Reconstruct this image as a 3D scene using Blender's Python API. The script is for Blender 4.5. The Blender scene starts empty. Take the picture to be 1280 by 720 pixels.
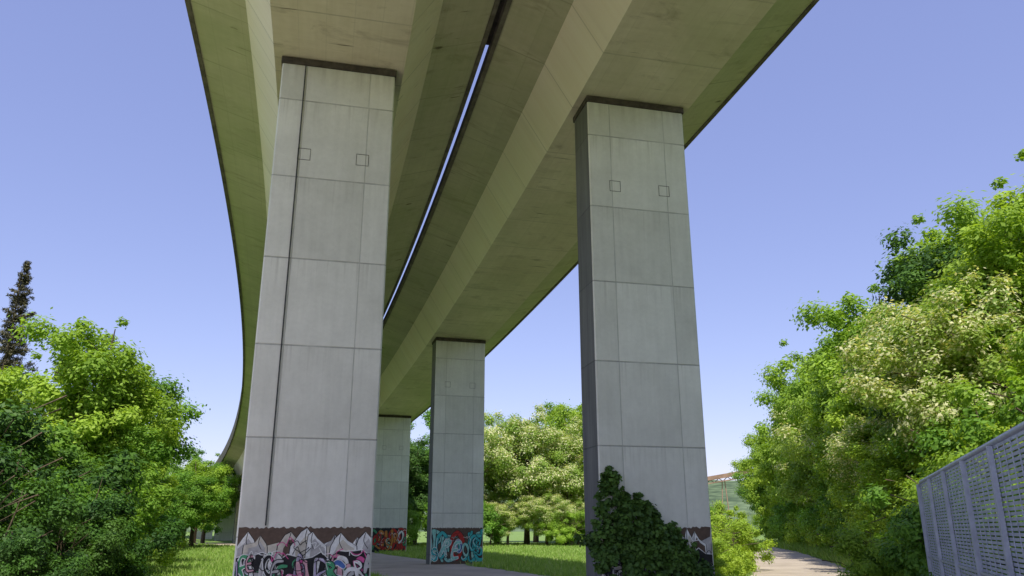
import bpy, bmesh, math, random
import numpy as np
from mathutils import Vector, noise as mnoise

scene = bpy.context.scene
scene.view_settings.view_transform = 'Standard'
scene.view_settings.look = 'None'
scene.view_settings.exposure = 0
col = scene.collection
R = math.radians

# ------------------------------------------------------------------ helpers
def link(o):
    col.objects.link(o); return o

def mesh_obj(name, verts, faces, mats=(), midx=None, smooth=False, uvs=None):
    me = bpy.data.meshes.new(name)
    me.from_pydata([tuple(v) for v in verts], [], faces)
    for m in mats: me.materials.append(m)
    if midx is not None:
        me.polygons.foreach_set('material_index', midx)
    if uvs is not None:
        l = me.uv_layers.new(name='UVMap')
        l.data.foreach_set('uv', np.array(uvs, dtype=np.float32).ravel())
    if smooth:
        me.polygons.foreach_set('use_smooth', [True]*len(me.polygons))
    me.update()
    return link(bpy.data.objects.new(name, me))

def empty(name, loc=(0,0,0), rotz=0.0, scale=1.0):
    e = bpy.data.objects.new(name, None)
    e.empty_display_size = 0.3
    e.location = loc; e.rotation_euler = (0,0,rotz); e.scale = (scale,)*3
    return link(e)

def meta(o, label, category, group=None):
    o['label'] = label; o['category'] = category
    if group: o['group'] = group

class NT:
    def __init__(s, mat):
        mat.use_nodes = True
        s.t = mat.node_tree; s.t.nodes.clear()
    def n(s, typ, **kw):
        nd = s.t.nodes.new(typ)
        ins = kw.pop('ins', {})
        for k, v in kw.items(): setattr(nd, k, v)
        for k, v in ins.items():
            if isinstance(v, bpy.types.NodeSocket): s.t.links.new(v, nd.inputs[k])
            else: nd.inputs[k].default_value = v
        return nd
    def math(s, op, a, b=0.0, c=0.0):
        nd = s.n('ShaderNodeMath', operation=op)
        for i, v in enumerate((a, b, c)):
            if isinstance(v, bpy.types.NodeSocket): s.t.links.new(v, nd.inputs[i])
            else: nd.inputs[i].default_value = v
        return nd.outputs[0]
    def mix(s, f, a, b, blend='MIX'):
        nd = s.n('ShaderNodeMix', data_type='RGBA', blend_type=blend)
        for i, v in ((0, f), (6, a), (7, b)):
            if isinstance(v, bpy.types.NodeSocket): s.t.links.new(v, nd.inputs[i])
            else: nd.inputs[i].default_value = (*v, 1) if isinstance(v, tuple) and len(v) == 3 else v
        return nd.outputs[2]
    def noise(s, vec, scale, detail=4, rough=.55, dist=0.0):
        nd = s.n('ShaderNodeTexNoise', ins={'Scale': scale, 'Detail': detail, 'Roughness': rough, 'Distortion': dist})
        if vec is not None: s.t.links.new(vec, nd.inputs['Vector'])
        return nd.outputs['Fac']
    def ramp(s, fac, lo, hi, a=0.0, b=1.0):
        nd = s.n('ShaderNodeMapRange', ins={0: fac, 1: lo, 2: hi, 3: a, 4: b})
        return nd.outputs[0]
    def scalev(s, vec, sc):
        nd = s.n('ShaderNodeMapping', ins={'Vector': vec, 'Scale': sc})
        return nd.outputs[0]
    def out(s, shader):
        o = s.n('ShaderNodeOutputMaterial'); s.t.links.new(shader, o.inputs[0])
    def principled(s, colr, rough=.85, bump=None, bstr=.3, bdist=.02, metallic=0.0, spec=.3):
        p = s.n('ShaderNodeBsdfPrincipled')
        for k, v in (('Base Color', colr), ('Roughness', rough), ('Metallic', metallic), ('Specular IOR Level', spec)):
            if isinstance(v, bpy.types.NodeSocket): s.t.links.new(v, p.inputs[k])
            else: p.inputs[k].default_value = (*v, 1) if isinstance(v, tuple) else v
        if bump is not None:
            b = s.n('ShaderNodeBump', ins={'Strength': bstr, 'Distance': bdist, 'Height': bump})
            s.t.links.new(b.outputs[0], p.inputs['Normal'])
        return p.outputs[0]

def simple_mat(name, c, rough=.8, nscale=8.0, var=.25, metallic=0.0, bstr=.2):
    m = bpy.data.materials.new(name); t = NT(m)
    co = t.n('ShaderNodeTexCoord').outputs['Object']
    f = t.noise(co, nscale, 5)
    dark = tuple(x*(1-var) for x in c); light = tuple(min(1, x*(1+var)) for x in c)
    cc = t.mix(t.ramp(f, .3, .7), dark, light)
    t.out(t.principled(cc, rough, f, bstr, .01, metallic))
    return m

# ------------------------------------------------------------------ materials
def mat_pier(name='pier_concrete', side=False):
    m = bpy.data.materials.new(name); t = NT(m)
    uv = t.n('ShaderNodeTexCoord').outputs['UV']
    ob = t.n('ShaderNodeTexCoord').outputs['Object']
    rnd = t.n('ShaderNodeObjectInfo').outputs['Random']
    sp = t.n('ShaderNodeSeparateXYZ', ins={0: uv})
    u, v = sp.outputs[0], sp.outputs[1]
    k = t.math('DIVIDE', t.math('SUBTRACT', v, .93), 1.95)
    fr = t.math('FRACT', t.math('ADD', k, 10.0))
    dj = t.math('MULTIPLY', t.math('MINIMUM', fr, t.math('SUBTRACT', 1.0, fr)), 1.95)
    wob = t.math('MULTIPLY', t.math('SUBTRACT', t.noise(ob, 1.5, 3), .5), .012)
    hj = t.ramp(t.math('ADD', dj, wob), .006, .022, 1, 0)
    vj = t.ramp(t.math('ABSOLUTE', t.math('SUBTRACT', t.math('ABSOLUTE', u), .74)), .004, .016, 1, 0)
    joint = t.math('MAXIMUM', hj, t.math('MULTIPLY', vj, .7))
    joint = t.math('MULTIPLY', joint, t.ramp(t.noise(ob, 2.2, 4), .3, .6, .45, 1))
    pv = t.n('ShaderNodeCombineXYZ', ins={0: t.math('FLOOR', k), 1: t.math('FLOOR', t.math('DIVIDE', t.math('ADD', u, .74), 1.48)), 2: t.math('MULTIPLY', rnd, 37.0)})
    wn = t.n('ShaderNodeTexWhiteNoise', ins={0: pv.outputs[0]}).outputs[0]
    n1 = t.noise(ob, 1.1, 6, .6)
    n2 = t.noise(ob, 9, 5, .6)
    st = t.noise(t.scalev(ob, (3.5, 3.5, .22)), 1.6, 5, .6)
    stv = t.noise(t.scalev(ob, (14, 14, .5)), 1.0, 3, .6)
    f = t.math('ADD', t.math('ADD', t.math('MULTIPLY', n1, .58), t.math('MULTIPLY', n2, .26)), t.math('ADD', t.math('MULTIPLY', st, .28), t.math('MULTIPLY', wn, .2)))
    c = t.mix(t.ramp(f, .42, .88), (.59, .59, .52), (.82, .82, .74))
    c = t.mix(t.ramp(stv, .60, .77, 0, .13), c, (.44, .43, .38))
    run = t.math('MULTIPLY', t.ramp(fr, 0, .35, 1, 0), t.ramp(stv, .5, .72))
    c = t.mix(t.math('MULTIPLY', run, .3), c, (.36, .34, .28))
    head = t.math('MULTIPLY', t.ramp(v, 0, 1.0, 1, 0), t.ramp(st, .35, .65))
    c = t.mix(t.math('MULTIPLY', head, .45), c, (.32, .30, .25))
    c = t.mix(t.math('MULTIPLY', joint, .6), c, (.12, .12, .105))
    pores = t.n('ShaderNodeTexVoronoi', ins={'Vector': ob, 'Scale': 11.0}).outputs['Distance']
    c = t.mix(t.ramp(pores, .03, .07, .4, 0), c, (.25, .24, .22))
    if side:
        c = t.mix(t.ramp(st, .25, .7, .92, .78), c, (.065, .068, .07))  # flank shade painted into the concrete colour, varied by streak noise
    h = t.math('SUBTRACT', t.math('MULTIPLY', n2, .25), joint)
    t.out(t.principled(c, .85, h, .5, .02))
    return m

def mat_deck(name, lo, hi, board=True, stain=.6, moss_k=.28):
    m = bpy.data.materials.new(name); t = NT(m)
    uv = t.n('ShaderNodeTexCoord').outputs['UV']
    sp = t.n('ShaderNodeSeparateXYZ', ins={0: uv})
    u, s_ = sp.outputs[0], sp.outputs[1]
    n1 = t.noise(uv, .45, 7, .62, .5)
    n2 = t.noise(uv, 4.5, 5, .6)
    long = t.noise(t.scalev(uv, (5.0, .12, 1)), 1.4, 4, .6)
    trans = t.noise(t.scalev(uv, (.25, 6, 1)), 1.0, 4, .6)
    f = t.math('ADD', t.math('ADD', t.math('MULTIPLY', n1, .5), t.math('MULTIPLY', n2, .2)), t.math('ADD', t.math('MULTIPLY', long, .2), t.math('MULTIPLY', trans, .2)))
    c = t.mix(t.ramp(f, .4, .7), lo, hi)
    fr = t.math('FRACT', t.math('DIVIDE', t.math('ADD', s_, 200.0), 2.44))
    j = t.ramp(t.math('MULTIPLY', t.math('MINIMUM', fr, t.math('SUBTRACT', 1.0, fr)), 2.44), .008, .03, 1, 0)
    fb = t.math('FRACT', t.math('DIVIDE', t.math('ADD', u, 50.0), .61))
    jb = t.ramp(t.math('MULTIPLY', t.math('MINIMUM', fb, t.math('SUBTRACT', 1.0, fb)), .61), .003, .014, 1, 0)
    jj = t.math('MAXIMUM', t.math('MULTIPLY', j, .5), t.math('MULTIPLY', jb, .2 if board else .06))
    jj = t.math('MULTIPLY', jj, t.ramp(n1, .35, .6, .4, 1))
    pid = t.n('ShaderNodeCombineXYZ', ins={0: t.math('FLOOR', t.math('DIVIDE', t.math('ADD', s_, 200.0), 2.44)), 1: t.math('FLOOR', t.math('DIVIDE', t.math('ADD', u, 50.0), .61 if board else 50.0))})
    wn = t.n('ShaderNodeTexWhiteNoise', ins={0: pid.outputs[0]}).outputs[0]
    c = t.mix(t.math('MULTIPLY', wn, .1), c, tuple(x*.6 for x in lo))
    c = t.mix(t.math('MULTIPLY', jj, .7), c, (.09, .08, .06))
    st = t.noise(t.scalev(uv, (1.0, 2.6, 1)), .55, 6, .7, .8)
    c = t.mix(t.ramp(st, .55, .70, 0, stain), c, (.22, .17, .11))
    moss = t.noise(uv, .22, 6, .6, .4)
    c = t.mix(t.ramp(moss, .46, .66, 0, moss_k), c, (.30, .35, .15))
    dash = t.noise(t.scalev(uv, (.9, 14, 1)), .8, 2, .5)
    c = t.mix(t.ramp(dash, .70, .745, 0, .75), c, (.08, .06, .04))
    spots = t.n('ShaderNodeTexVoronoi', ins={'Vector': t.scalev(uv, (1, 2.2, 1)), 'Scale': .42}).outputs['Distance']
    sn = t.math('ADD', spots, t.math('MULTIPLY', t.math('SUBTRACT', n2, .5), .12))
    c = t.mix(t.ramp(sn, .03, .07, .75, 0), c, (.06, .045, .03))
    h = t.math('SUBTRACT', t.math('MULTIPLY', n2, .3), jj)
    t.out(t.principled(c, .9, h, .4, .015))
    return m

def mat_leaf(name, dark, light, blossom=(.62, .58, .40), trans=.4):
    m = bpy.data.materials.new(name); t = NT(m)
    at = t.n('ShaderNodeVertexColor', layer_name='tint')
    sp = t.n('ShaderNodeSeparateColor', ins={0: at.outputs[0]})
    rnd = t.n('ShaderNodeObjectInfo').outputs['Random']
    c = t.mix(sp.outputs[0], dark, light)
    c = t.mix(t.math('MULTIPLY', rnd, .6), c, t.mix(sp.outputs[0], tuple(a*b for a, b in zip(dark, (.6, .78, .85))), tuple(a*b for a, b in zip(light, (.58, .82, .75)))))
    c = t.mix(sp.outputs[1], c, blossom)
    d = t.principled(c, .55, spec=.28)
    tr = t.n('ShaderNodeBsdfTranslucent', ins={'Color': t.mix(1.0, c, (1.35, 1.3, .5), 'MULTIPLY')})
    ms = t.n('ShaderNodeMixShader', ins={0: trans})
    t.t.links.new(d, ms.inputs[1]); t.t.links.new(tr.outputs[0], ms.inputs[2])
    t.out(ms.outputs[0])
    return m

def mat_ground():
    m = bpy.data.materials.new('meadow_ground'); t = NT(m)
    ob = t.n('ShaderNodeTexCoord').outputs['Object']
    a = t.noise(ob, .12, 6, .6); b = t.noise(ob, 1.8, 6, .65); d = t.noise(ob, 14, 4, .7)
    c = t.mix(t.ramp(a, .35, .65), (.16, .26, .06), (.26, .36, .10))
    c = t.mix(t.ramp(b, .35, .7, 0, .7), c, (.19, .31, .07))
    c = t.mix(t.ramp(d, .45, .75, 0, .4), c, (.09, .14, .04))
    c = t.mix(t.ramp(t.noise(ob, .5, 5), .6, .75, 0, .4), c, (.34, .32, .17))
    t.out(t.principled(c, .95, t.math('ADD', b, d), .8, .08))
    return m

def mat_path(name='path_surface', k=1.0):
    m = bpy.data.materials.new(name); t = NT(m)
    ob = t.n('ShaderNodeTexCoord').outputs['Object']
    a = t.noise(ob, .5, 6, .6); d = t.noise(ob, 30, 4, .7)
    c = t.mix(t.ramp(a, .35, .65), (.42*k, .355*k, .285*k), (.57*k, .49*k, .40*k))
    c = t.mix(t.ramp(d, .4, .7, 0, .5), c, (.34, .28, .22))
    c = t.mix(t.ramp(t.noise(ob, 1.7, 5), .58, .72, 0, .45), c, (.27, .22, .165))
    t.out(t.principled(c, .95, d, .4, .02))
    return m

M_pier = mat_pier(); M_pshade = mat_pier('pier_flank_painted_shade', True)
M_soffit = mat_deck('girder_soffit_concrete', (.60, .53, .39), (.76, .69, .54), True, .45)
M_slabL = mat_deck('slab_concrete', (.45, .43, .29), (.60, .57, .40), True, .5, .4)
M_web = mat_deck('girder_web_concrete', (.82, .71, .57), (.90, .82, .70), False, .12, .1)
M_edge = simple_mat('slab_edge_concrete', (.14, .125, .10), .9, 3, .4)
M_bear = simple_mat('bearing_dark', (.07, .06, .05), .9, 6, .4)
M_mark = simple_mat('pocket_frame', (.15, .145, .13), .9, 6, .4)
M_pipe = simple_mat('dark_pipe', (.05, .05, .05), .6, 6, .3)
M_asph = simple_mat('road_asphalt', (.05, .05, .052), .9, 6, .3)
M_ground = mat_ground(); M_path = mat_path(); M_bounce = mat_path('bounce_yard_surface', 1.05)
M_bark = simple_mat('bark', (.12, .09, .06), .95, 14, .5, bstr=.8)
M_leaf = mat_leaf('leaf_green', (.10, .23, .03), (.31, .50, .065))
M_leafB = mat_leaf('leaf_bright', (.20, .34, .035), (.50, .63, .08))
M_leafD = mat_leaf('leaf_dark', (.03, .08, .015), (.12, .24, .035), trans=.28)
M_ivy = mat_leaf('leaf_ivy', (.03, .075, .014), (.13, .24, .04), trans=.15)
M_locust = mat_leaf('leaf_locust', (.20, .32, .05), (.42, .54, .10), (.88, .83, .55), .4)
M_conif = mat_leaf('needle_dark', (.07, .06, .03), (.17, .145, .07), trans=.05)

# ------------------------------------------------------------------ deck alignment
H0, DH, C0 = 13.5, .12, (3.10, 18.8)
LO = -7.57
def align(s):
    n = max(1, int(abs(s)/1.0)); ds = s/n
    x, y = C0
    for i in range(n):
        h = R(H0 + DH*(i+.5)*ds)
        x += -math.sin(h)*ds; y += math.cos(h)*ds
    return x, y, R(H0 + DH*s)
def zbot(s):
    if s < 0: return 12.37-.041*s
    if s < 44: return 12.37-.039*s-.0003*s*s
    if s < 100: return 10.073-.0618*(s-44)
    t = min(s-100, 60.0)
    return 6.61 - .06*t + .0005*t*t
def at(s, u):
    x, y, h = align(s)
    return x+math.cos(h)*u, y+math.sin(h)*u, h

def sweep(name, prof, s0, s1, off, mats, midx, parent, closed=True, step=2.0):
    n = int((s1-s0)/step)
    V, F, MI, UV = [], [], [], []
    np_ = len(prof)
    for i in range(n+1):
        s = s0+(s1-s0)*i/n
        x, y, h = align(s); z = zbot(s)
        for (u, dz) in prof:
            uu = u+off
            V.append((x+math.cos(h)*uu, y+math.sin(h)*uu, z+dz))
    seg = np_ if closed else np_-1
    for i in range(n):
        sa = s0+(s1-s0)*i/n; sb = s0+(s1-s0)*(i+1)/n
        for j in range(seg):
            k = (j+1) % np_
            F.append((i*np_+j, (i+1)*np_+j, (i+1)*np_+k, i*np_+k))
            MI.append(midx[j])
            ua, ub = prof[j][0]+prof[j][1]*.7+off, prof[k][0]+prof[k][1]*.7+off
            UV += [(ua, sa), (ua, sb), (ub, sb), (ub, sa)]
    if closed:
        F.append(tuple(range(np_))); F.append(tuple(n*np_+j for j in reversed(range(np_))))
        MI += [0, 0]; UV += [(0, 0)]*(2*np_)
    o = mesh_obj(name, V, F, mats, MI, uvs=UV)
    bm = bmesh.new(); bm.from_mesh(o.data); bmesh.ops.recalc_face_normals(bm, faces=bm.faces); bm.to_mesh(o.data); bm.free()
    if parent: o.parent = parent
    return o

BW = 1.525; WT = 2.275; WH = 1.2; EH = 1.58; ED = 3.785; EI = 3.70
S0, S1 = -50, 190
for off, lab, L_, R_ in ((0.0, "outer concrete viaduct deck with box girder on tall piers", EI, ED), (LO, "inner concrete viaduct deck curving away beside its twin", ED, EI)):
    e = empty('bridge_deck', (0, 0, 0)); meta(e, lab, 'bridge', 'twin viaduct decks')
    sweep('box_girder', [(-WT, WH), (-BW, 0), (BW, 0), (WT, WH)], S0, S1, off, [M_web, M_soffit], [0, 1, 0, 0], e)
    sl = [(-L_, EH+.02), (-L_+.12, EH+.02), (-L_+.12, EH+.05), (-WT, WH+.004), (WT, WH+.004), (R_-.12, EH+.05), (R_-.12, EH+.02), (R_, EH+.02), (R_, EH+.32), (-L_, EH+.32)]
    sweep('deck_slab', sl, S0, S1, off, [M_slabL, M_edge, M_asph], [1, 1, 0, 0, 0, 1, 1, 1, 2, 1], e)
    sgn = 1 if off == 0 else -1
    a, b = sgn*ED, sgn*(ED-.32)
    sweep('parapet', [(a, EH+.324), (b, EH+.324), (b+sgn*.04, EH+1.15), (a, EH+1.15)], S0, S1, off, [M_edge], [0]*4, e, step=4.0)
    if off < 0: # unseen barrier added on the inner deck to block sun through the slot
        sweep('parapet', [(EI-.25, EH+.324), (EI, EH+.324), (EI, EH+1.9), (EI-.2, EH+1.9)], S0, S1, off, [M_edge], [0]*4, e, step=2.0)
cv = sweep('gap_cover', [(-.07, EH+.20), (.07, EH+.20), (.07, EH+.24), (-.07, EH+.24)], S0, .4, LO/2, [M_bear], [0]*4, None)
meta(cv, "dark strip closing the slot between two decks", 'cover')

# ------------------------------------------------------------------ piers
PW, PD = 2.65, 1.1
def box_uv(name, w, d, z0, z1, mats, bev=.03):
    a, b = w/2, d/2
    ring = [(-a+bev, -b), (a-bev, -b), (a, -b+bev), (a, b-bev), (a-bev, b), (-a+bev, b), (-a, b-bev), (-a, -b+bev)]
    V = [(x, y, z0) for x, y in ring]+[(x, y, z1) for x, y in ring]
    F, UV, MI = [], [], []
    for i in range(8):
        k = (i+1) % 8
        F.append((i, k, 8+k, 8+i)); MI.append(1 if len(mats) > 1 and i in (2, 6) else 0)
        if i in (0, 4): ua, ub = ring[i][0], ring[k][0]
        elif i in (2, 6): ua, ub = ring[i][1]*.5, ring[k][1]*.5
        else: ua = ub = .3
        UV += [(ua, z1-z0), (ub, z1-z0), (ub, 0), (ua, 0)]
    F.append(tuple(reversed(range(8)))); F.append(tuple(range(8, 16))); MI += [0, 0]
    UV += [(0, .5)]*16
    return mesh_obj(name, V, F, mats, MI, uvs=UV)

GM = {}
def paint(name, c, rough=.6):
    if name not in GM: GM[name] = simple_mat('paint_'+name, c, rough, 9, .22, bstr=.1)
    return GM[name]
PC = {'black': (.025, .025, .027), 'white': (.78, .78, .75), 'pink': (.66, .10, .30), 'red': (.5, .04, .03), 'teal': (.07, .48, .48), 'blue': (.07, .16, .42), 'grey': (.46, .45, .44),
      'brown': (.12, .08, .058), 'orange': (.6, .24, .05), 'green': (.07, .34, .16), 'lilac': (.46, .40, .54), 'cream': (.6, .56, .47), 'rose': (.65, .36, .40), 'mint': (.30, .62, .55)}
PN = list(PC)
GLY = [[(.9, .85), (.5, 1.0), (.1, .8), (.2, .55), (.8, .45), (.9, .2), (.5, 0), (.05, .15)],
       [(.5, 1), (.1, .75), (.05, .3), (.45, 0), (.9, .25), (.95, .7), (.55, 1), (.4, .9)],
       [(.1, 0), (.12, .5), (.15, 1), (.7, .95), (.85, .7), (.3, .5), (.6, .3), (.95, .0)],
       [(.9, .95), (.3, .9), (.08, .5), (.6, .52), (.1, .45), (.3, .05), (.95, .08)],
       [(0, 0), (.25, .6), (.5, 1.05), (.7, .6), (.95, 0), (.8, .35), (.2, .35)],
       [(.1, 1), (.12, .4), (.4, 0), (.8, .1), (.9, .6), (.85, 1.05)]]
def graffiti(parent, seed, base, letters, style):
    rg = random.Random(seed)
    mats = [paint(k, PC[k]) for k in PN]
    V, F, MI = [], [], []
    lay = [0]
    def poly(pts, colr):
        lay[0] += 1
        y = -PD/2-.0025-lay[0]*.000010
        b = len(V)
        for x, z in pts: V.append((max(-PW/2+.035, min(PW/2-.035, x)), y, max(.02, z)))
        F.append(tuple(range(b, b+len(pts)))); MI.append(PN.index(colr))
    def ribbon(pts, w, colr, pinch=0.0):
        P = []
        for i in range(len(pts)-1):
            p0 = pts[max(i-1, 0)]; p1 = pts[i]; p2 = pts[i+1]; p3 = pts[min(i+2, len(pts)-1)]
            for k in range(5):
                t = k/5
                P.append(tuple(.5*((2*p1[a])+(-p0[a]+p2[a])*t+(2*p0[a]-5*p1[a]+4*p2[a]-p3[a])*t*t+(-p0[a]+3*p1[a]-3*p2[a]+p3[a])*t**3) for a in (0, 1)))
        P.append(pts[-1])
        m_ = len(P)
        for i in range(m_-1):
            (xa, za), (xb, zb) = P[i], P[i+1]
            ww = w*(1+pinch*math.sin(i*.55))
            dx, dz = xb-xa, zb-za; L = math.hypot(dx, dz) or 1e-4
            dx, dz = dx/L, dz/L; e = ww*.28
            n = (-dz*ww/2, dx*ww/2); q = .6
            xa2, za2, xb2, zb2 = xa-dx*e, za-dz*e, xb+dx*e, zb+dz*e
            poly([(xa2+n[0]*q, za2+n[1]*q), (xa2-n[0]*q, za2-n[1]*q), (xa-n[0], za-n[1]), (xb-n[0], zb-n[1]), (xb2-n[0]*q, zb2-n[1]*q), (xb2+n[0]*q, zb2+n[1]*q), (xb+n[0], zb+n[1]), (xa+n[0], za+n[1])], colr)
    top = 1.72
    W = PW/2-.035
    n = 60
    tp = [(W-2*W*i/n, top+rg.uniform(-.03, .02)) for i in range(n+1)]
    poly([(-W, .0), (W, .0)]+tp, base)
    if style == 'mountain':
        peaks = []
        x = -W-.1
        while x < W:
            w = rg.uniform(.25, .75); h = rg.uniform(.24, .44); peaks.append((x, w, h)); x += w*rg.uniform(.4, .7)
        rg.shuffle(peaks)
        for x, w, h in peaks:
            zz = 1.27; sk = rg.uniform(.25, .75)
            P_ = [(x, zz-.3), (x+w, zz-.3), (x+w*.95, zz+h*.25), (x+w*(sk+.25), zz+h*rg.uniform(.4, .75)), (x+w*sk, zz+h), (x+w*(sk-.18), zz+h*rg.uniform(.55, .85)), (x+w*.05, zz+h*rg.uniform(.1, .4))]
            cx, cz = x+w*.5, zz+h*.3
            poly([(cx+(a-cx)*1.07, cz+(b-cz)*1.07) for a, b in P_], 'black')
            poly(P_, rg.choice(['white', 'white', 'cream', 'grey']))
            Q = [(cx+(a-cx)*.72+.03, cz+(b-cz)*.70-.05) for a, b in P_]
            poly(Q, rg.choice(['grey', 'grey', 'cream', 'brown']))
            ribbon([(x+w*sk, zz+h*.95), (x+w*(sk-.04), zz+h*.5), (x+w*(sk+.08), zz+h*.1)], .014, 'black')
        ed = [(W-2*W*i/16, 1.18+rg.uniform(-.10, .10)) for i in range(17)]
        poly([(-W, 0), (W, 0)]+[(a, b+.02) for a, b in ed], 'white')
        poly([(-W, 0), (W, 0)]+ed, 'black')
    mt = style == 'mountain'
    nl = 11 if mt else 4
    z0, hh = (.02, 1.2) if mt else (.15, 1.4)
    for rep in range(6 if mt else 4):
        for i in range(nl+rep % 2):
            cw = 2*W/nl
            x0 = -W+i*cw-rep % 2*cw*.5+rg.uniform(-.08, .08); g = rg.choice(GLY)
            sc = rg.uniform(.22, .5) if mt else (rg.uniform(.8, 1.05) if rep < 2 else rg.uniform(.35, .6)); sl = rg.uniform(-.4, .45)
            zb = z0+rg.uniform(0, 1-min(sc, 1))*hh
            pts = [(x0+(a*sc*(2.6 if mt else 1)+sl*b)*cw*1.05, zb+b*hh*sc) for a, b in g]
            c = rg.choice(letters); w = rg.uniform(.03, .075) if mt else rg.uniform(.10, .18)*(1 if rep < 2 else .6)
            ribbon(pts, w+.034 if mt else w+.055, 'black' if rg.random() < .8 else 'white', .2); ribbon(pts, w, c, .35)
            if rg.random() < .5: ribbon([(a-.02, b+.02) for a, b in pts[1:4]], w*.2, 'white' if c != 'white' else letters[1])
    for i in range(30 if mt else 14):
        x = rg.uniform(-W, W*.8); z = rg.uniform(.2, 1.5 if not mt else 1.45)
        pts = [(x+k*.06+rg.uniform(-.05, .05), z+rg.uniform(-.10, .10)) for k in range(6)]
        ribbon(pts, .015, rg.choice(['black', 'white', letters[1], 'black']))
    o = mesh_obj('graffiti', V, F, mats, MI)
    o.parent = parent
    return o

def boxes_mesh(name, boxes, mat, parent=None):
    V, F = [], []
    for x0, x1, y0, y1, z0, z1 in boxes:
        b = len(V)
        V += [(x0, y0, z0), (x1, y0, z0), (x1, y1, z0), (x0, y1, z0), (x0, y0, z1), (x1, y0, z1), (x1, y1, z1), (x0, y1, z1)]
        F += [tuple(b+q for q in f) for f in ((0, 3, 2, 1), (4, 5, 6, 7), (0, 1, 5, 4), (1, 2, 6, 5), (2, 3, 7, 6), (3, 0, 4, 7))]
    o = mesh_obj(name, V, F, [mat])
    if parent: o.parent = parent
    return o

def pier(s, off, lab, gr=None, pipe=False):
    x, y, h = at(s, off); zt = zbot(s)
    e = empty('bridge_pier', (x, y, 0), h)
    meta(e, lab, 'bridge pier', 'concrete piers carrying the viaduct')
    sh = box_uv('shaft', PW, PD, -.6, zt-.16, [M_pier, M_pshade]); sh.parent = e
    b = box_uv('bearing', PW+.05, PD+.10, zt-.157, zt-.003, [M_bear], .02); b.parent = e
    if s < 60:
        for sx in (-.66, .66):
            zz = zt-2.46
            a = .145; w = .011; yy = -PD/2-.008
            outr = [(-a, -a), (a, -a), (a, a), (-a, a)]; inn = [(-a+w, -a+w), (a-w, -a+w), (a-w, a-w), (-a+w, a-w)]
            V = [(sx+p, yy, zz+q) for p, q in outr]+[(sx+p, yy, zz+q) for p, q in inn]+[(sx+p, -PD/2, zz+q) for p, q in outr]+[(sx+p, -PD/2, zz+q) for p, q in inn]
            F = []
            for i in range(4):
                k = (i+1) % 4
                F += [(i, k, 4+k, 4+i), (i, 8+i, 8+k, k), (4+i, 4+k, 12+k, 12+i)]
            f = mesh_obj('jacking_pocket', V, F, [M_mark]); f.parent = e
    if pipe:
        boxes_mesh('conductor_pipe', [(-.80, -.775, -PD/2-.03, -PD/2-.004, 1.75, zt-.17)], M_pipe, e)
    if gr: graffiti(e, *gr)
    return e

pl = "tall rectangular concrete pier with panel joints"
pier(0, 0, "tall concrete pier wrapped in dark ivy at its foot", (5, 'brown', ['grey', 'lilac', 'black', 'white'], 'mountain'))
pier(0, LO, "tall concrete pier with black, pink and grey graffiti", (14, 'brown', ['white', 'pink', 'lilac', 'grey', 'rose', 'green', 'white', 'black', 'green', 'blue', 'mint'], 'mountain'), True)
pier(23.2, 0, "concrete pier with teal and red graffiti beside path", (27, 'brown', ['teal', 'teal', 'mint', 'red', 'teal', 'blue', 'mint'], 'full'))
pier(44.5, 0, "concrete pier with red and green graffiti band", (31, 'black', ['red', 'red', 'green', 'white', 'orange'], 'full'))
for s in (66, 88, 110, 132): pier(s, 0, pl)
for s in (22, 44, 66, 88, 110, 132): pier(s, LO, pl)

# ------------------------------------------------------------------ terrain
def hillz(x, y):
    d = x-(6+.27*y)
    if y < -20: d = x-.6
    t = min(max(d/20.0, 0), 1); h = 13*t*t*(3-2*t)
    if y > 120: h *= max(0, 1-(y-120)/60)
    if y < -20: h *= max(0, 1+(y+20)/40)
    if x > 90: h *= max(0, 1-(x-90)/120)
    return h
def axis(segs):
    o = []
    for a, b, st in segs:
        n = int(round((b-a)/st)); o += [a+(b-a)*i/n for i in range(n)]
    o.append(segs[-1][1]); return o
X = axis([(-1500, -200, 130), (-200, -60, 10), (-60, 100, 1.6), (100, 250, 10), (250, 1500, 125)])
Y = axis([(-400, -40, 30), (-40, 150, 1.9), (150, 300, 10), (300, 1800, 100)])
V = []
for y in Y:
    for x in X:
        z = hillz(x, y)
        if z > .3: z += .5*mnoise.noise(Vector((x*.2, y*.2, 0)))*min(1, z)
        V.append((x, y, z))
nx = len(X)
F = [(j*nx+i, j*nx+i+1, (j+1)*nx+i+1, (j+1)*nx+i) for j in range(len(Y)-1) for i in range(nx-1)]
g = mesh_obj('ground', V, F, [M_ground], smooth=True); g['kind'] = 'structure'

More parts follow.
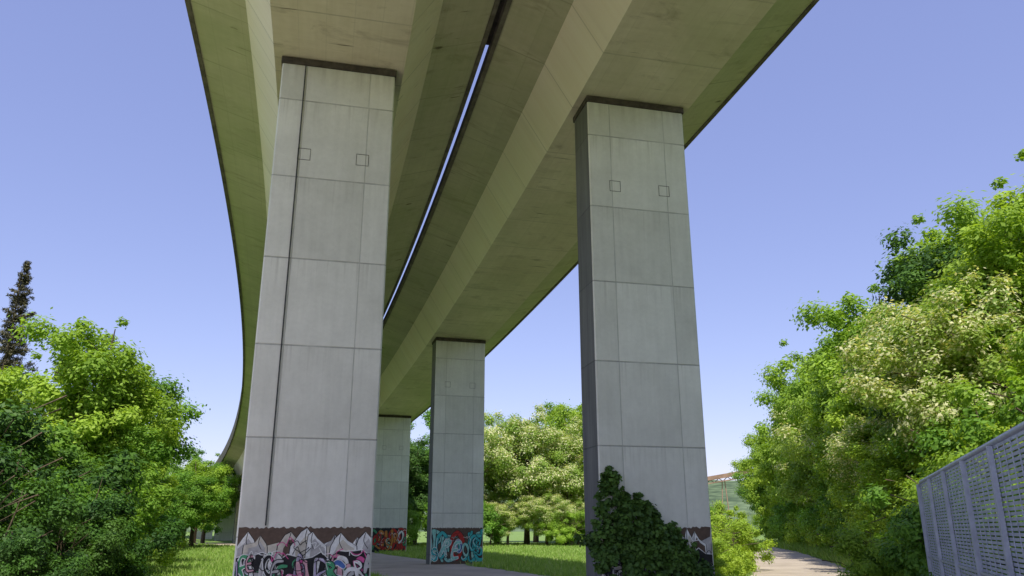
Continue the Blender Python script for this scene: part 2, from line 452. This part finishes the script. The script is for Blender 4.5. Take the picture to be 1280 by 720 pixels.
def strip(name, ctr, w, z, mat, seed=1):
    P = []
    for i in range(len(ctr)-1):
        p0 = ctr[max(i-1, 0)]; p1 = ctr[i]; p2 = ctr[i+1]; p3 = ctr[min(i+2, len(ctr)-1)]
        for k in range(14):
            t = k/14
            P.append(tuple(.5*((2*p1[a])+(-p0[a]+p2[a])*t+(2*p0[a]-5*p1[a]+4*p2[a]-p3[a])*t*t+(-p0[a]+3*p1[a]-3*p2[a]+p3[a])*t**3) for a in (0, 1)))
    P.append(ctr[-1])
    V, F = [], []
    rg = random.Random(seed)
    for i, p in enumerate(P):
        q = P[min(i+1, len(P)-1)]; r = P[max(i-1, 0)]
        dx, dy = q[0]-r[0], q[1]-r[1]; L = math.hypot(dx, dy)
        nxx, nyy = dy/L, -dx/L
        wl, wr = w/2+rg.uniform(-.12, .12), w/2+rg.uniform(-.12, .12)
        V += [(p[0]-nxx*wl, p[1]-nyy*wl, z), (p[0]+nxx*wr, p[1]+nyy*wr, z)]
    for i in range(len(P)-1): F.append((2*i, 2*i+1, 2*i+3, 2*i+2))
    o = mesh_obj(name, V, F, [mat]); o['kind'] = 'structure'
    return P
pathA = [(-3, -20), (0, -5), (1.6, 6), (4.9, 15), (10.9, 31), (16.3, 50), (21.0, 70), (22.5, 84), (19, 104), (8, 122)]
PA = strip('path', pathA, 3.9, .018, M_path, 2)
pathB = [(1.5, 12), (.5, 22), (-2.0, 31), (-5.6, 40), (-9.5, 50), (-16, 66), (-26, 84), (-40, 100)]
PB = strip('path_under_viaduct', pathB, 6.0, .012, M_path, 3)
rg = random.Random(9); ring = []
bounce_outline = [(-20, -60), (1, -60), (2.0, -25), (5.5, -10), (5.6, 0), (6.8, 8), (6.2, 17), (1.5, 21), (-7.5, 22), (-10.5, 14), (-19, 6), (-24, -10), (-24, -40)]  # pale gravel added out of view to bounce warm light onto the piers
for i in range(len(bounce_outline)):
    a, b = bounce_outline[i], bounce_outline[(i+1) % len(bounce_outline)]
    for k in range(6):
        t = k/6; ring.append((a[0]+(b[0]-a[0])*t+rg.uniform(-.15, .15), a[1]+(b[1]-a[1])*t+rg.uniform(-.15, .15), .006))
yd = mesh_obj('added_bounce_yard', ring, [tuple(range(len(ring)))], [M_bounce]); yd['kind'] = 'structure'

# distant hills
V, F = [], []
na = 90
for i in range(na+1):
    a = R(-65+130*i/na)
    for k, (rr, hh) in enumerate(((430, 0), (520, .45), (620, .85), (720, 1.0), (900, .9))):
        hgt = (42+26*mnoise.noise(Vector((i*.09, 3.1, 0)))+7*mnoise.noise(Vector((i*.45, k*.5, 7))))*hh
        V.append((math.sin(a)*rr, math.cos(a)*rr, hgt-.5))
for i in range(na):
    for k in range(4):
        F.append((i*5+k, i*5+k+1, (i+1)*5+k+1, (i+1)*5+k))
mh = bpy.data.materials.new('far_wooded_hill'); t = NT(mh)
ob = t.n('ShaderNodeTexCoord').outputs['Object']
vv = t.n('ShaderNodeTexVoronoi', ins={'Vector': ob, 'Scale': .12}).outputs['Distance']
c = t.mix(t.ramp(t.math('ADD', t.math('MULTIPLY', vv, .6), t.math('MULTIPLY', t.noise(ob, .05, 6), .8)), .4, 1.0), (.17, .23, .13), (.07, .105, .065))
t.out(t.principled(c, 1.0, vv, 1.0, 4.0, spec=0))
hl = mesh_obj('hills', V, F, [mh], smooth=True); hl['kind'] = 'structure'

# ------------------------------------------------------------------ foliage meshes
def leaf_mesh(name, centres, crad, nleaf, leaf, mat, seed, blossom=0.0, flat=.75, core=(0, 0, 0), droop=0.0, aspect=.5, blossom_top=False):
    r = np.random.RandomState(seed)
    n = len(centres)
    w = crad**2; w = w/w.sum()
    ci = r.choice(n, nleaf, p=w)
    g = r.normal(size=(nleaf, 3)); g /= np.linalg.norm(g, axis=1, keepdims=True)
    rad = r.uniform(.15, 1, (nleaf, 1))**.55*(1+.28*r.normal(size=(nleaf, 1)).clip(-1, 2))
    off = g*rad*crad[ci][:, None]; off[:, 2] *= flat
    P = centres[ci]+off
    out = P-np.array(core); out /= (np.linalg.norm(out, axis=1, keepdims=True)+1e-6)
    nr = out*.4+g*.55+r.normal(size=(nleaf, 3))*.38+np.array([0, 0, .45])
    nr /= np.linalg.norm(nr, axis=1, keepdims=True)
    t1 = np.cross(nr, r.normal(size=(nleaf, 3))); t1 /= np.linalg.norm(t1, axis=1, keepdims=True)
    t1[:, 2] -= droop; t1 /= np.linalg.norm(t1, axis=1, keepdims=True)
    t2 = np.cross(nr, t1); t2 /= (np.linalg.norm(t2, axis=1, keepdims=True)+1e-6)
    sz = leaf*r.uniform(.6, 1.4, (nleaf, 1))
    a = P-t1*sz*.5; b = P+t2*sz*aspect*.5; c = P+t1*sz*.5; d = P-t2*sz*aspect*.5
    V = np.stack([a, b, c, d], 1).reshape(-1, 3).astype(np.float32)
    me = bpy.data.meshes.new(name)
    me.vertices.add(nleaf*4); me.vertices.foreach_set('co', V.ravel())
    me.loops.add(nleaf*4); me.loops.foreach_set('vertex_index', np.arange(nleaf*4, dtype=np.int32))
    me.polygons.add(nleaf); me.polygons.foreach_set('loop_start', np.arange(0, nleaf*4, 4, dtype=np.int32))
    me.update(calc_edges=True)
    ct = r.uniform(0, 1, n)
    tint = np.clip(ct[ci]*.6+r.uniform(0, 1, nleaf)*.4, 0, 1)
    bc = r.uniform(0, 1, n) < blossom*1.4
    up = np.clip(off[:, 2]/(crad[ci]*flat)+.6, 0, 1) if blossom_top else np.ones(nleaf)
    bl = (bc[ci] & (r.uniform(0, 1, nleaf) < .55*up+.15)).astype(float)*r.uniform(.35, .95, nleaf)
    colr = np.zeros((nleaf*4, 4), np.float32); colr[:, 3] = 1
    colr[:, 0] = np.repeat(tint, 4); colr[:, 1] = np.repeat(bl, 4)
    ca = me.color_attributes.new('tint', 'FLOAT_COLOR', 'POINT')
    ca.data.foreach_set('color', colr.ravel())
    me.materials.append(mat)
    return me

def blob_centres(seed, n, rx, rz, cz, cr0, cr1, lump=.25, fill=.45, zlow=-1.0):
    r = np.random.RandomState(seed)
    C = []
    ph = r.uniform(0, 6.28, 6)
    while len(C) < n:
        d = r.normal(size=3); d /= np.linalg.norm(d)
        if d[2] < zlow: continue
        az = math.atan2(d[1], d[0])
        k = 1+lump*(.5*math.sin(2*az+ph[0])+.5*math.sin(3*az+ph[1]+3*d[2])+.5*math.sin(5*d[2]+ph[2]+az))
        q = r.uniform(0, 1)**fill*k
        C.append((d[0]*rx*q, d[1]*rx*q, cz+d[2]*rz*q))
    C = np.array(C); rad = r.uniform(cr0, cr1, n)
    return C, rad

def limb(V, F, pts, rads, sides=7):
    b0 = len(V)
    for i, (p, r_) in enumerate(zip(pts, rads)):
        q = pts[min(i+1, len(pts)-1)]; o = pts[max(i-1, 0)]
        d = (Vector(q)-Vector(o)).normalized()
        a = d.orthogonal().normalized(); b = d.cross(a)
        for k in range(sides):
            an = 2*math.pi*k/sides
            V.append(tuple(Vector(p)+a*math.cos(an)*r_+b*math.sin(an)*r_))
    for i in range(len(pts)-1):
        for k in range(sides):
            kk = (k+1) % sides
            F.append((b0+i*sides+k, b0+i*sides+kk, b0+(i+1)*sides+kk, b0+(i+1)*sides+k))
def trunk_mesh(name, H, r0, crownz, R_, seed, nl=9, ntr=1):
    rg = random.Random(seed); V, F = [], []
    for tnum in range(ntr):
        bx, by = (rg.uniform(-.5, .5), rg.uniform(-.5, .5)) if ntr > 1 else (0, 0)
        pts = [(bx, by, -.3)]; x, y = bx, by
        for i in range(1, 7):
            x += rg.uniform(-.15, .15)*H/10+bx*.2; y += rg.uniform(-.15, .15)*H/10+by*.2
            pts.append((x, y, H*.88*i/6))
        limb(V, F, pts, [r0*1.25]+[r0*(1-.15*i) for i in range(1, 7)], 9)
        for i in range(nl):
            a = rg.uniform(0, 6.28); k = rg.uniform(.3, .85); z0 = H*.88*k
            p0 = Vector(pts[min(6, int(k*6))]); p0.z = z0
            L = R_*rg.uniform(.55, .9)*(1.1-.4*k)
            e = p0+Vector((math.cos(a)*L, math.sin(a)*L, L*rg.uniform(.3, .8)))
            m_ = p0.lerp(e, .5)+Vector((rg.uniform(-.2, .2), rg.uniform(-.2, .2), rg.uniform(0, .3)))
            limb(V, F, [p0, m_, e], [r0*.42*(1.2-k), r0*.26*(1.2-k), .02], 5)
    me = bpy.data.meshes.new(name); me.from_pydata(V, [], F); me.materials.append(M_bark)
    me.polygons.foreach_set('use_smooth', [True]*len(me.polygons)); me.update()
    return me

PROTO = {}
def proto(key, H, R_, rz, cz, n, cr, nleaf, leaf, mat, seed, **kw):
    tk = kw.pop('tk', {}); bk = kw.pop('bk', {})
    C, rad = blob_centres(seed, n, R_, rz, cz, cr[0], cr[1], **bk)
    C[:, 2] = np.maximum(C[:, 2], rad*.4)
    me = leaf_mesh('crown_'+key, C, rad, nleaf, leaf, mat, seed, core=(0, 0, cz*.7), **kw)
    PROTO[key] = (trunk_mesh('trunk_'+key, H, tk.get('r', .22), cz, R_, seed+5, tk.get('nl', 9), tk.get('n', 1)), me)
proto('broadA', 10, 3.3, 3.7, 5.8, 125, (.3, .95), 44000, .19, M_leaf, 1, bk=dict(lump=.32))
proto('broadB', 11, 3.0, 4.2, 6.0, 125, (.28, .9), 44000, .19, M_leafB, 2, bk=dict(lump=.32))
proto('broadC', 9, 3.6, 3.4, 5.0, 120, (.3, .95), 42000, .20, M_leaf, 3, bk=dict(lump=.34))
proto('locust', 10, 3.4, 3.9, 5.5, 150, (.35, .85), 48000, .17, M_locust, 4, blossom=.62, blossom_top=True, bk=dict(lump=.18))
proto('locustB', 9, 3.6, 3.5, 5.2, 150, (.35, .85), 48000, .17, M_locust, 14, blossom=.2, blossom_top=True, bk=dict(lump=.22))
proto('shrubA', 3.4, 2.1, 1.7, 1.6, 80, (.18, .55), 28000, .12, M_leaf, 6, tk=dict(r=.06, n=4, nl=5), bk=dict(lump=.36, zlow=-.7))
proto('shrubB', 3.0, 2.3, 1.5, 1.4, 80, (.18, .55), 28000, .12, M_leafB, 7, tk=dict(r=.05, n=4, nl=5), bk=dict(lump=.38, zlow=-.7))
proto('shrubD', 3.4, 2.2, 1.8, 1.6, 80, (.18, .55), 28000, .12, M_leafD, 8, tk=dict(r=.06, n=4, nl=5), bk=dict(lump=.38, zlow=-.7))
proto('broadD', 10, 3.2, 3.8, 5.6, 125, (.35, .95), 42000, .19, M_leafD, 9, bk=dict(lump=.3))
# conifer
C, rad = [], []
rg = random.Random(3)
for i in range(520):
    k = (i/520)**.85; z = 2.0+k*14.4
    Rm = (2.4*(1-k)**.75+.1)*(.65+.5*((k*15) % 1 < .4))
    a = i*2.399; q = rg.uniform(.1, 1)
    C.append((math.cos(a)*Rm*q, math.sin(a)*Rm*q, z-.5*Rm*q)); rad.append(.13+.36*(1-k))
PROTO['conifer'] = (trunk_mesh('trunk_conifer', 18, .2, 8, .9, 12, 4), leaf_mesh('crown_conifer', np.array(C), np.array(rad), 80000, .15, M_conif, 10, flat=.6, droop=.5, aspect=.3, core=(0, 0, 6)))

LAB = {'broadA': ("leafy green broadleaf tree at the wood's edge", 'tree', 'broadleaf_tree'),
       'broadB': ("bright green young broadleaf tree with uneven crown", 'tree', 'broadleaf_tree'),
       'broadC': ("spreading green broadleaf tree among dense undergrowth", 'tree', 'broadleaf_tree'),
       'broadD': ("dark green broadleaf tree behind bushes", 'tree', 'broadleaf_tree'),
       'locust': ("black locust tree covered in cream blossom", 'tree', 'locust_tree'),
       'locustB': ("black locust tree with scattered pale blossom", 'tree', 'locust_tree'),
       'shrubA': ("dense green shrub growing on the bank", 'bush', 'shrub'),
       'shrubB': ("bright yellow-green shrub beside the path", 'bush', 'shrub'),
       'shrubD': ("dark green shrub in the undergrowth", 'bush', 'shrub'),
       'conifer': ("tall narrow dark conifer rising above the trees", 'tree', 'conifer_tree')}
rt = random.Random(77)
def plant(key, x, y, sc=1.0, zs=1.0, z=None, group=None, rot=None):
    lab, cat, nm = LAB[key]
    e = empty(nm, (x, y, (hillz(x, y)-.05) if z is None else z), rt.uniform(0, 6.28) if rot is None else rot, 1)
    e.scale = (sc, sc, sc*zs)
    meta(e, lab, cat, group or {'tree': 'trees around the viaduct', 'bush': 'shrubs around the viaduct'}[cat])
    for part, me in zip(('trunk' if cat == 'tree' else 'stem', 'crown' if cat == 'tree' else 'foliage'), PROTO[key]):
        o = link(bpy.data.objects.new(part, me)); o.parent = e
    return e

# right bank
def Xs(y): return 6+.27*y
y = 17.0; i = 0
while y < 120:
    st = 2.2 if y < 50 else 3.4
    plant(['shrubB', 'shrubB', 'shrubA', 'shrubB', 'shrubA'][i % 5], Xs(y)+rt.uniform(1.5, 2.3)-(.8 if y > 60 else 0), y, rt.uniform(.75, 1.1)*(1+.004*y))
    plant(['shrubB', 'shrubA', 'shrubB'][i % 3], Xs(y)+rt.uniform(3.4, 4.8), y+rt.uniform(-.6, .6), rt.uniform(1.2, 1.7))
    if y < 60: plant(['shrubB', 'shrubB', 'shrubA'][i % 3], Xs(y)+rt.uniform(6.5, 8.5), y+rt.uniform(-.6, .6), rt.uniform(1.3, 1.9))
    y += st; i += 1
T = [ # kind, x, y, scale, z scale
 ('broadB', 17.8, 18, .75, .85), ('broadB', 22, 24, .9, .88), ('broadB', 20.8, 29.5, 1.15, .94), ('broadB', 22.5, 31.5, 1.25, .93), ('broadB', 26, 23, .9, .85),
 ('locust', 16.9, 28.8, 1.0, 1.03), ('locust', 18.6, 32, 1.12, 1.03), ('broadB', 15.4, 31.5, .72, .75), ('broadB', 13.8, 25.5, .5, .7), ('broadB', 15.3, 24, .62, .72),
 ('broadD', 20.9, 35.8, 1.18, 1.1), ('broadB', 22.8, 37.5, 1.3, 1.05), ('broadB', 20.3, 42.5, 1.3, 1.06), ('locust', 17.9, 37, .9, .85), ('broadB', 18.6, 40.5, .95, .95), ('broadB', 22.6, 49, 1.4, 1.03), ('broadB', 20.9, 46, 1.15, .98),
 ('broadB', 25.0, 58.5, 1.45, 1.06), ('locustB', 22.8, 53, 1.25, 1.0), ('broadB', 26.6, 68, 1.5, 1.1), ('locustB', 25.2, 63, 1.25, 1.0), ('broadB', 28.6, 78, 1.45, 1.02), ('broadB', 29.0, 85, 1.3, 1.0), ('broadB', 31.0, 94, 1.3, 1.0), ('broadC', 34, 102, 1.3, 1.1), ('broadA', 34.5, 106, 1.2, 1.0),
 ('broadA', 32, 50, 1.2, 1.0), ('broadB', 36, 62, 1.2, 1.0), ('broadB', 30, 41, 1.1, .95), ('broadA', 38, 78, 1.2, 1.0), ('broadB', 34, 88, 1.2, 1.0), ('broadB', 40, 112, 1.1, 1), ('broadA', 27, 30, 1.0, .9)]
for k, x, yy, sc, zs in T: plant(k, x, yy, sc, zs)
plant('shrubA', 8.9, 16.6, .8); plant('shrubB', 8.3, 18.6, .62); plant('shrubB', 10.4, 15.2, .85); plant('shrubA', 9.6, 12.6, .8)

# left side
for k, x, yy, sc, zs in [('broadB', -16.0, 30, .92, 1.03), ('broadB', -19.8, 30, .85, .95), ('broadD', -14.6, 26, .58, .7), ('broadA', -19.5, 38, 1.0, 1), ('broadC', -25.5, 36, .9, .95), ('broadA', -14.4, 29, .58, .85), ('broadA', -22.5, 30, .8, .85), ('broadD', -17.2, 25, .6, .8),
    ('broadB', -22.5, 48, .85, .85), ('broadC', -27, 60, .85, .9), ('broadA', -27.5, 69, .8, .85), ('broadA', -31, 62, .9, .8), ('broadB', -29.5, 76, .95, .85), ('broadB', -34, 66, .95, .8), ('broadA', -34, 78, 1.0, .9), ('broadC', -40, 82, 1, .9), ('conifer', -29.3, 45, 1.06, .99), ('broadD', -33, 48, .9, .9),
    ('broadA', -36, 96, 1, 1), ('broadA', -45, 100, 1, 1), ('broadB', -52, 110, 1, 1), ('broadC', -58, 125, 1.1, 1), ('broadA', -35.5, 92, 1.0, 1.0), ('broadC', -42, 112, 1.2, 1.0)]:
    plant(k, x, yy, sc, zs)
for k, x, yy, sc in [('shrubD', -11.2, 17, .85), ('shrubD', -13, 18, 1.1), ('shrubD', -10.6, 19.5, .6), ('shrubD', -11.2, 21.5, .8), ('shrubA', -12.8, 22.5, 1.05), ('shrubD', -14.5, 21, 1.3), ('shrubD', -16.3, 24, 1.6), ('shrubA', -13.4, 25, 1.05), ('shrubA', -17.8, 26, 1.7), ('shrubD', -9.9, 16.3, .5), ('shrubB', -14.6, 30, .85), ('shrubA', -16.8, 34, 1.05), ('shrubB', -20, 42, 1.1), ('shrubA', -23.5, 48, 1.1), ('shrubB', -28, 62, 1.4), ('shrubA', -30, 72, 1.6)]:
    plant(k, x, yy, sc)
# wood behind
for k, x, yy, sc, zs in [('locust', 1.5, 84, 1.35, 1.1), ('locust', 5.6, 86, 1.25, 1.1), ('locust', -1.6, 88, 1.35, 1.1), ('broadB', 9.5, 90, 1.35, 1.15), ('broadB', 7, 97, 1.45, 1.15), ('broadA', 3, 104, 1.5, 1.1), ('broadA', -7, 84, 1.2, 1.1), ('broadD', -9.5, 80, 1.05, 1.0),
    ('locust', 3.4, 80.5, .75, .75), ('locust', -.4, 81.5, .7, .7), ('locust', 6.6, 82, .7, .7), ('broadA', -13, 92, 1.2, 1.1), ('broadC', -19, 98, 1.2, 1.1), ('broadB', -6, 98, 1.3, 1.2), ('broadA', 14, 100, 1.2, 1.0), ('broadC', -26, 108, 1.2, 1)]:
    plant(k, x, yy, sc, zs)
for k, x, yy, sc in [('shrubB', 5, 79, 1.0), ('shrubA', -3, 80, 1.4), ('shrubB', 8.8, 82, 1.5), ('shrubA', 12, 84, 1.6), ('shrubB', 15, 88, 1.6), ('shrubB', 20, 110, 1.9), ('shrubA', 24.5, 112, 1.9), ('shrubB', 28, 118, 1.9), ('shrubA', -10.5, 76, 1.2), ('shrubA', -5.5, 78, 1.5),
    ('shrubB', 7.9, 31.5, .72), ('shrubB', 8.9, 34.5, .8), ('shrubB', 9.8, 38, .75), ('shrubB', 7.0, 29.5, .62), ('shrubB', 10.8, 42, .7), ('shrubB', 6.3, 27.5, .52), ('shrubA', 4.5, 18.4, .26), ('shrubB', 4.8, 42, .35), ('shrubB', 13.2, 53, .7)]:
    plant(k, x, yy, sc)

# ------------------------------------------------------------------ ivy at the pier foot
px_, py_, ph_ = at(0, 0)
r = np.random.RandomState(21)
C, rad = [], []
def ivy_top(u):
    return max(.6, np.interp(u, [-1.65, -1.35, -1.1, -.8, -.5, -.1, .3, .7, 1.1], [1.2, 2.25, 2.7, 2.1, 2.15, 1.7, 1.45, 1.15, .8]))
for i in range(230):
    u = r.uniform(-1.45, 1.05); top = ivy_top(u)+r.normal()*.18
    z = top*r.uniform(0, 1)**.65
    dep = .55+(.04+.32*(1-z/3.0))*r.uniform(0, 1)
    yy = -dep
    if r.uniform() < .5 and u < -1.25: yy = r.uniform(-.6, .8)
    C.append((u, yy, z)); rad.append(r.uniform(.05, .19))
for i in range(50):
    u = r.uniform(-1.4, .9); t0 = ivy_top(u)
    for k in range(5): C.append((u+r.normal()*.04, -.60, t0+.08*k*r.uniform(.5, 1.3))); rad.append(.06)
me = leaf_mesh('ivy_leaves', np.array(C), np.array(rad), 26000, .095, M_ivy, 22, flat=1.0, core=(0, .8, .5), aspect=.85, droop=.3)
iv = link(bpy.data.objects.new('ivy', me)); iv.location = (px_, py_, 0); iv.rotation_euler = (0, 0, ph_)
meta(iv, "dark ivy climbing the foot of a concrete pier", 'ivy')

# ------------------------------------------------------------------ grass (stuff)
r = np.random.RandomState(5)
NG = 40000
yy = 22+70*r.uniform(size=NG)**1.5
pts = np.stack([r.uniform(-.5, .62, NG)*yy+r.uniform(-2, 2, NG), yy], 1)
PAa, PBa = np.array(PA), np.array(PB)
dA = np.min(np.hypot(pts[:, None, 0]-PAa[None, :, 0], pts[:, None, 1]-PAa[None, :, 1]), 1)
dB = np.min(np.hypot(pts[:, None, 0]-PBa[None, :, 0], pts[:, None, 1]-PBa[None, :, 1]), 1)
keep = (dA > 2.05) & (dB > 3.15)
pts = pts[keep]; dA = dA[keep]
tall = np.where((pts[:, 0] > 6+.27*pts[:, 1]-3.2), 2.0, .8)*np.where(dA < 2.6, .8, 1.0)
n = len(pts); nb = 5
base = np.repeat(pts, nb, 0)+r.normal(size=(n*nb, 2))*.12
hz = np.array([hillz(a, b) for a, b in base])
hh = np.repeat(tall, nb)*r.uniform(.12, .34, n*nb)
an = r.uniform(0, 6.28, n*nb); w = .018+.03*base[:, 1]/60
dx, dy = np.cos(an)*w, np.sin(an)*w
lean = r.normal(size=(n*nb, 2))*hh[:, None]*.5
V = np.zeros((n*nb, 3, 3), np.float32)
V[:, 0] = np.stack([base[:, 0]-dx, base[:, 1]-dy, hz-.02], 1); V[:, 1] = np.stack([base[:, 0]+dx, base[:, 1]+dy, hz-.02], 1)
V[:, 2] = np.stack([base[:, 0]+lean[:, 0], base[:, 1]+lean[:, 1], hz+hh], 1)
N = n*nb
me = bpy.data.meshes.new('grass_blades'); me.vertices.add(N*3); me.vertices.foreach_set('co', V.ravel())
me.loops.add(N*3); me.loops.foreach_set('vertex_index', np.arange(N*3, dtype=np.int32))
me.polygons.add(N); me.polygons.foreach_set('loop_start', np.arange(0, N*3, 3, dtype=np.int32)); me.update(calc_edges=True)
cc = np.zeros((N*3, 4), np.float32); cc[:, 3] = 1; cc[:, 0] = np.repeat(r.uniform(0, 1, N), 3); cc[:, 1] = np.repeat((r.uniform(0, 1, N) < .12)*.4, 3)
ca = me.color_attributes.new('tint', 'FLOAT_COLOR', 'POINT'); ca.data.foreach_set('color', cc.ravel())
me.materials.append(mat_leaf('grass_leaf', (.24, .38, .07), (.48, .60, .16), (.74, .70, .42), .45))
gr = link(bpy.data.objects.new('grass', me)); gr['kind'] = 'stuff'
meta(gr, "uneven meadow grass along the paths", 'grass')

# ------------------------------------------------------------------ fence
M_fp = simple_mat('fence_panel', (.42, .45, .52), .5, 3, .2, .2)
M_fm = simple_mat('fence_metal', (.46, .49, .56), .45, 6, .15, .4)
fe = empty('metal_fence', (7.55, 15.0, 0)); meta(fe, "blue-grey fine metal slat fence with thin posts", 'fence')
A = Vector((7.55, 15.0)); B = Vector((1.0, -1.6)); L = (B-A).length
fe.rotation_euler = (0, 0, math.atan2(B.y-A.y, B.x-A.x))
FH = 2.5
def part(name, boxes, mat): return boxes_mesh(name, boxes, mat, fe)
bx = []
z = .1
while z < FH-.05:
    bx.append((.04, L, -.004, .004, z, z+.030)); z += .045
part('slat_panel', bx, M_fp)
for i in range(int(L/1.9)+1):
    x0 = .12+i*1.9
    part('post', [(x0-.028, x0+.028, -.06, -.012, 0, FH-.03)], M_fm)
part('stiffener', [(x0, x0+.007, -.018, -.009, .1, FH-.04) for x0 in [.2+.3*k for k in range(int(L/.3)-1)]]+[(.06, L, -.038, -.021, zz, zz+.025) for zz in (.12, 1.2)], M_fm)
V, F = [], []
pts = [(0.02, 0, 0), (0.02, 0, FH-.4), (.06, 0, FH-.2), (.16, 0, FH-.06), (.36, 0, FH), (L*.5, 0, FH), (L, 0, FH)]
limb(V, F, pts, [.03]*7, 10)
o = mesh_obj('rail', V, F, [M_fm], smooth=True); o.parent = fe

# ------------------------------------------------------------------ distant inclined conveyor bridge
M_rust = simple_mat('rusty_steel', (.30, .19, .14), .8, .4, .3)
cb = empty('conveyor_bridge', (0, 0, 0)); meta(cb, "rusty inclined conveyor bridge on slender trestles", 'conveyor bridge')
V, F = [], []
def beam(p, q, w, h):
    p, q = Vector(p), Vector(q); d = (q-p).normalized(); sdv = d.cross(Vector((0, 0, 1)))
    if sdv.length < .1: sdv = Vector((1, 0, 0))
    sdv.normalize(); up = sdv.cross(d)
    b = len(V)
    for e in (p, q):
        for a, c_ in ((-1, -1), (1, -1), (1, 1), (-1, 1)): V.append(tuple(e+sdv*w/2*a+up*h/2*c_))
    F.extend([(b, b+1, b+5, b+4), (b+1, b+2, b+6, b+5), (b+2, b+3, b+7, b+6), (b+3, b, b+4, b+7), (b, b+3, b+2, b+1), (b+4, b+5, b+6, b+7)])
P0, P1 = Vector((52, 250, 14.2)), Vector((84, 250, 19.6))
beam(P0+Vector((0, 0, .7)), P1+Vector((0, 0, .7)), 3, 1.2); beam(P0-Vector((0, 0, .8)), P1-Vector((0, 0, .8)), 3, .3)
for i in range(24):
    a = P0.lerp(P1, i/24); b_ = P0.lerp(P1, (i+1)/24)
    beam(a+Vector((0, 0, .2 if i % 2 else -.8)), b_+Vector((0, 0, -.8 if i % 2 else .2)), .2, .2)
o = mesh_obj('truss', V, F, [M_rust]); o.parent = cb
for k in (.42, .85):
    V, F = [], []
    c_ = P0.lerp(P1, k)
    beam((c_.x-1.4, c_.y, 0), (c_.x-.4, c_.y, c_.z-.8), .25, .25); beam((c_.x+1.4, c_.y, 0), (c_.x+.4, c_.y, c_.z-.8), .25, .25); beam((c_.x-1, c_.y, 7), (c_.x+1, c_.y, 7), .2, .2)
    o = mesh_obj('trestle', V, F, [M_rust]); o.parent = cb

# ------------------------------------------------------------------ light
EL, AZ = R(57), R(177)
w = bpy.data.worlds.new('World'); scene.world = w; w.use_nodes = True
nt = w.node_tree; nt.nodes.clear()
sky = nt.nodes.new('ShaderNodeTexSky'); sky.sky_type = 'NISHITA'; sky.sun_disc = False
sky.sun_elevation = EL; sky.sun_rotation = AZ; sky.air_density = 1.0; sky.dust_density = .6; sky.ozone_density = 1.6
mx = nt.nodes.new('ShaderNodeMix'); mx.data_type = 'RGBA'; mx.blend_type = 'MULTIPLY'; mx.inputs[0].default_value = 1
mx.inputs[7].default_value = (1.5, 1.25, 1.27, 1)
hz_ = nt.nodes.new('ShaderNodeMix'); hz_.data_type = 'RGBA'; hz_.inputs[0].default_value = .42
hz_.inputs[7].default_value = (2.3, 2.75, 6.1, 1)
bg = nt.nodes.new('ShaderNodeBackground'); bg.inputs[1].default_value = .15
wo = nt.nodes.new('ShaderNodeOutputWorld')
nt.links.new(sky.outputs[0], mx.inputs[6]); nt.links.new(mx.outputs[2], hz_.inputs[6]); nt.links.new(hz_.outputs[2], bg.inputs[0]); nt.links.new(bg.outputs[0], wo.inputs[0])
sd_ = bpy.data.lights.new('sun', 'SUN'); sd_.energy = 5.0; sd_.angle = R(.5); sd_.color = (1, .95, .82)
so = link(bpy.data.objects.new('sun', sd_))
tv = Vector((math.sin(AZ)*math.cos(EL), math.cos(AZ)*math.cos(EL), math.sin(EL)))
so.rotation_euler = tv.to_track_quat('Z', 'Y').to_euler()

# ------------------------------------------------------------------ camera
cam = bpy.data.cameras.new('camera'); co = link(bpy.data.objects.new('camera', cam))
cam.sensor_width = 36; cam.lens = 982/1280*36; cam.clip_end = 4000
co.location = (0, 0, 1.7); co.rotation_euler = (R(90+17), 0, 0)
scene.camera = co
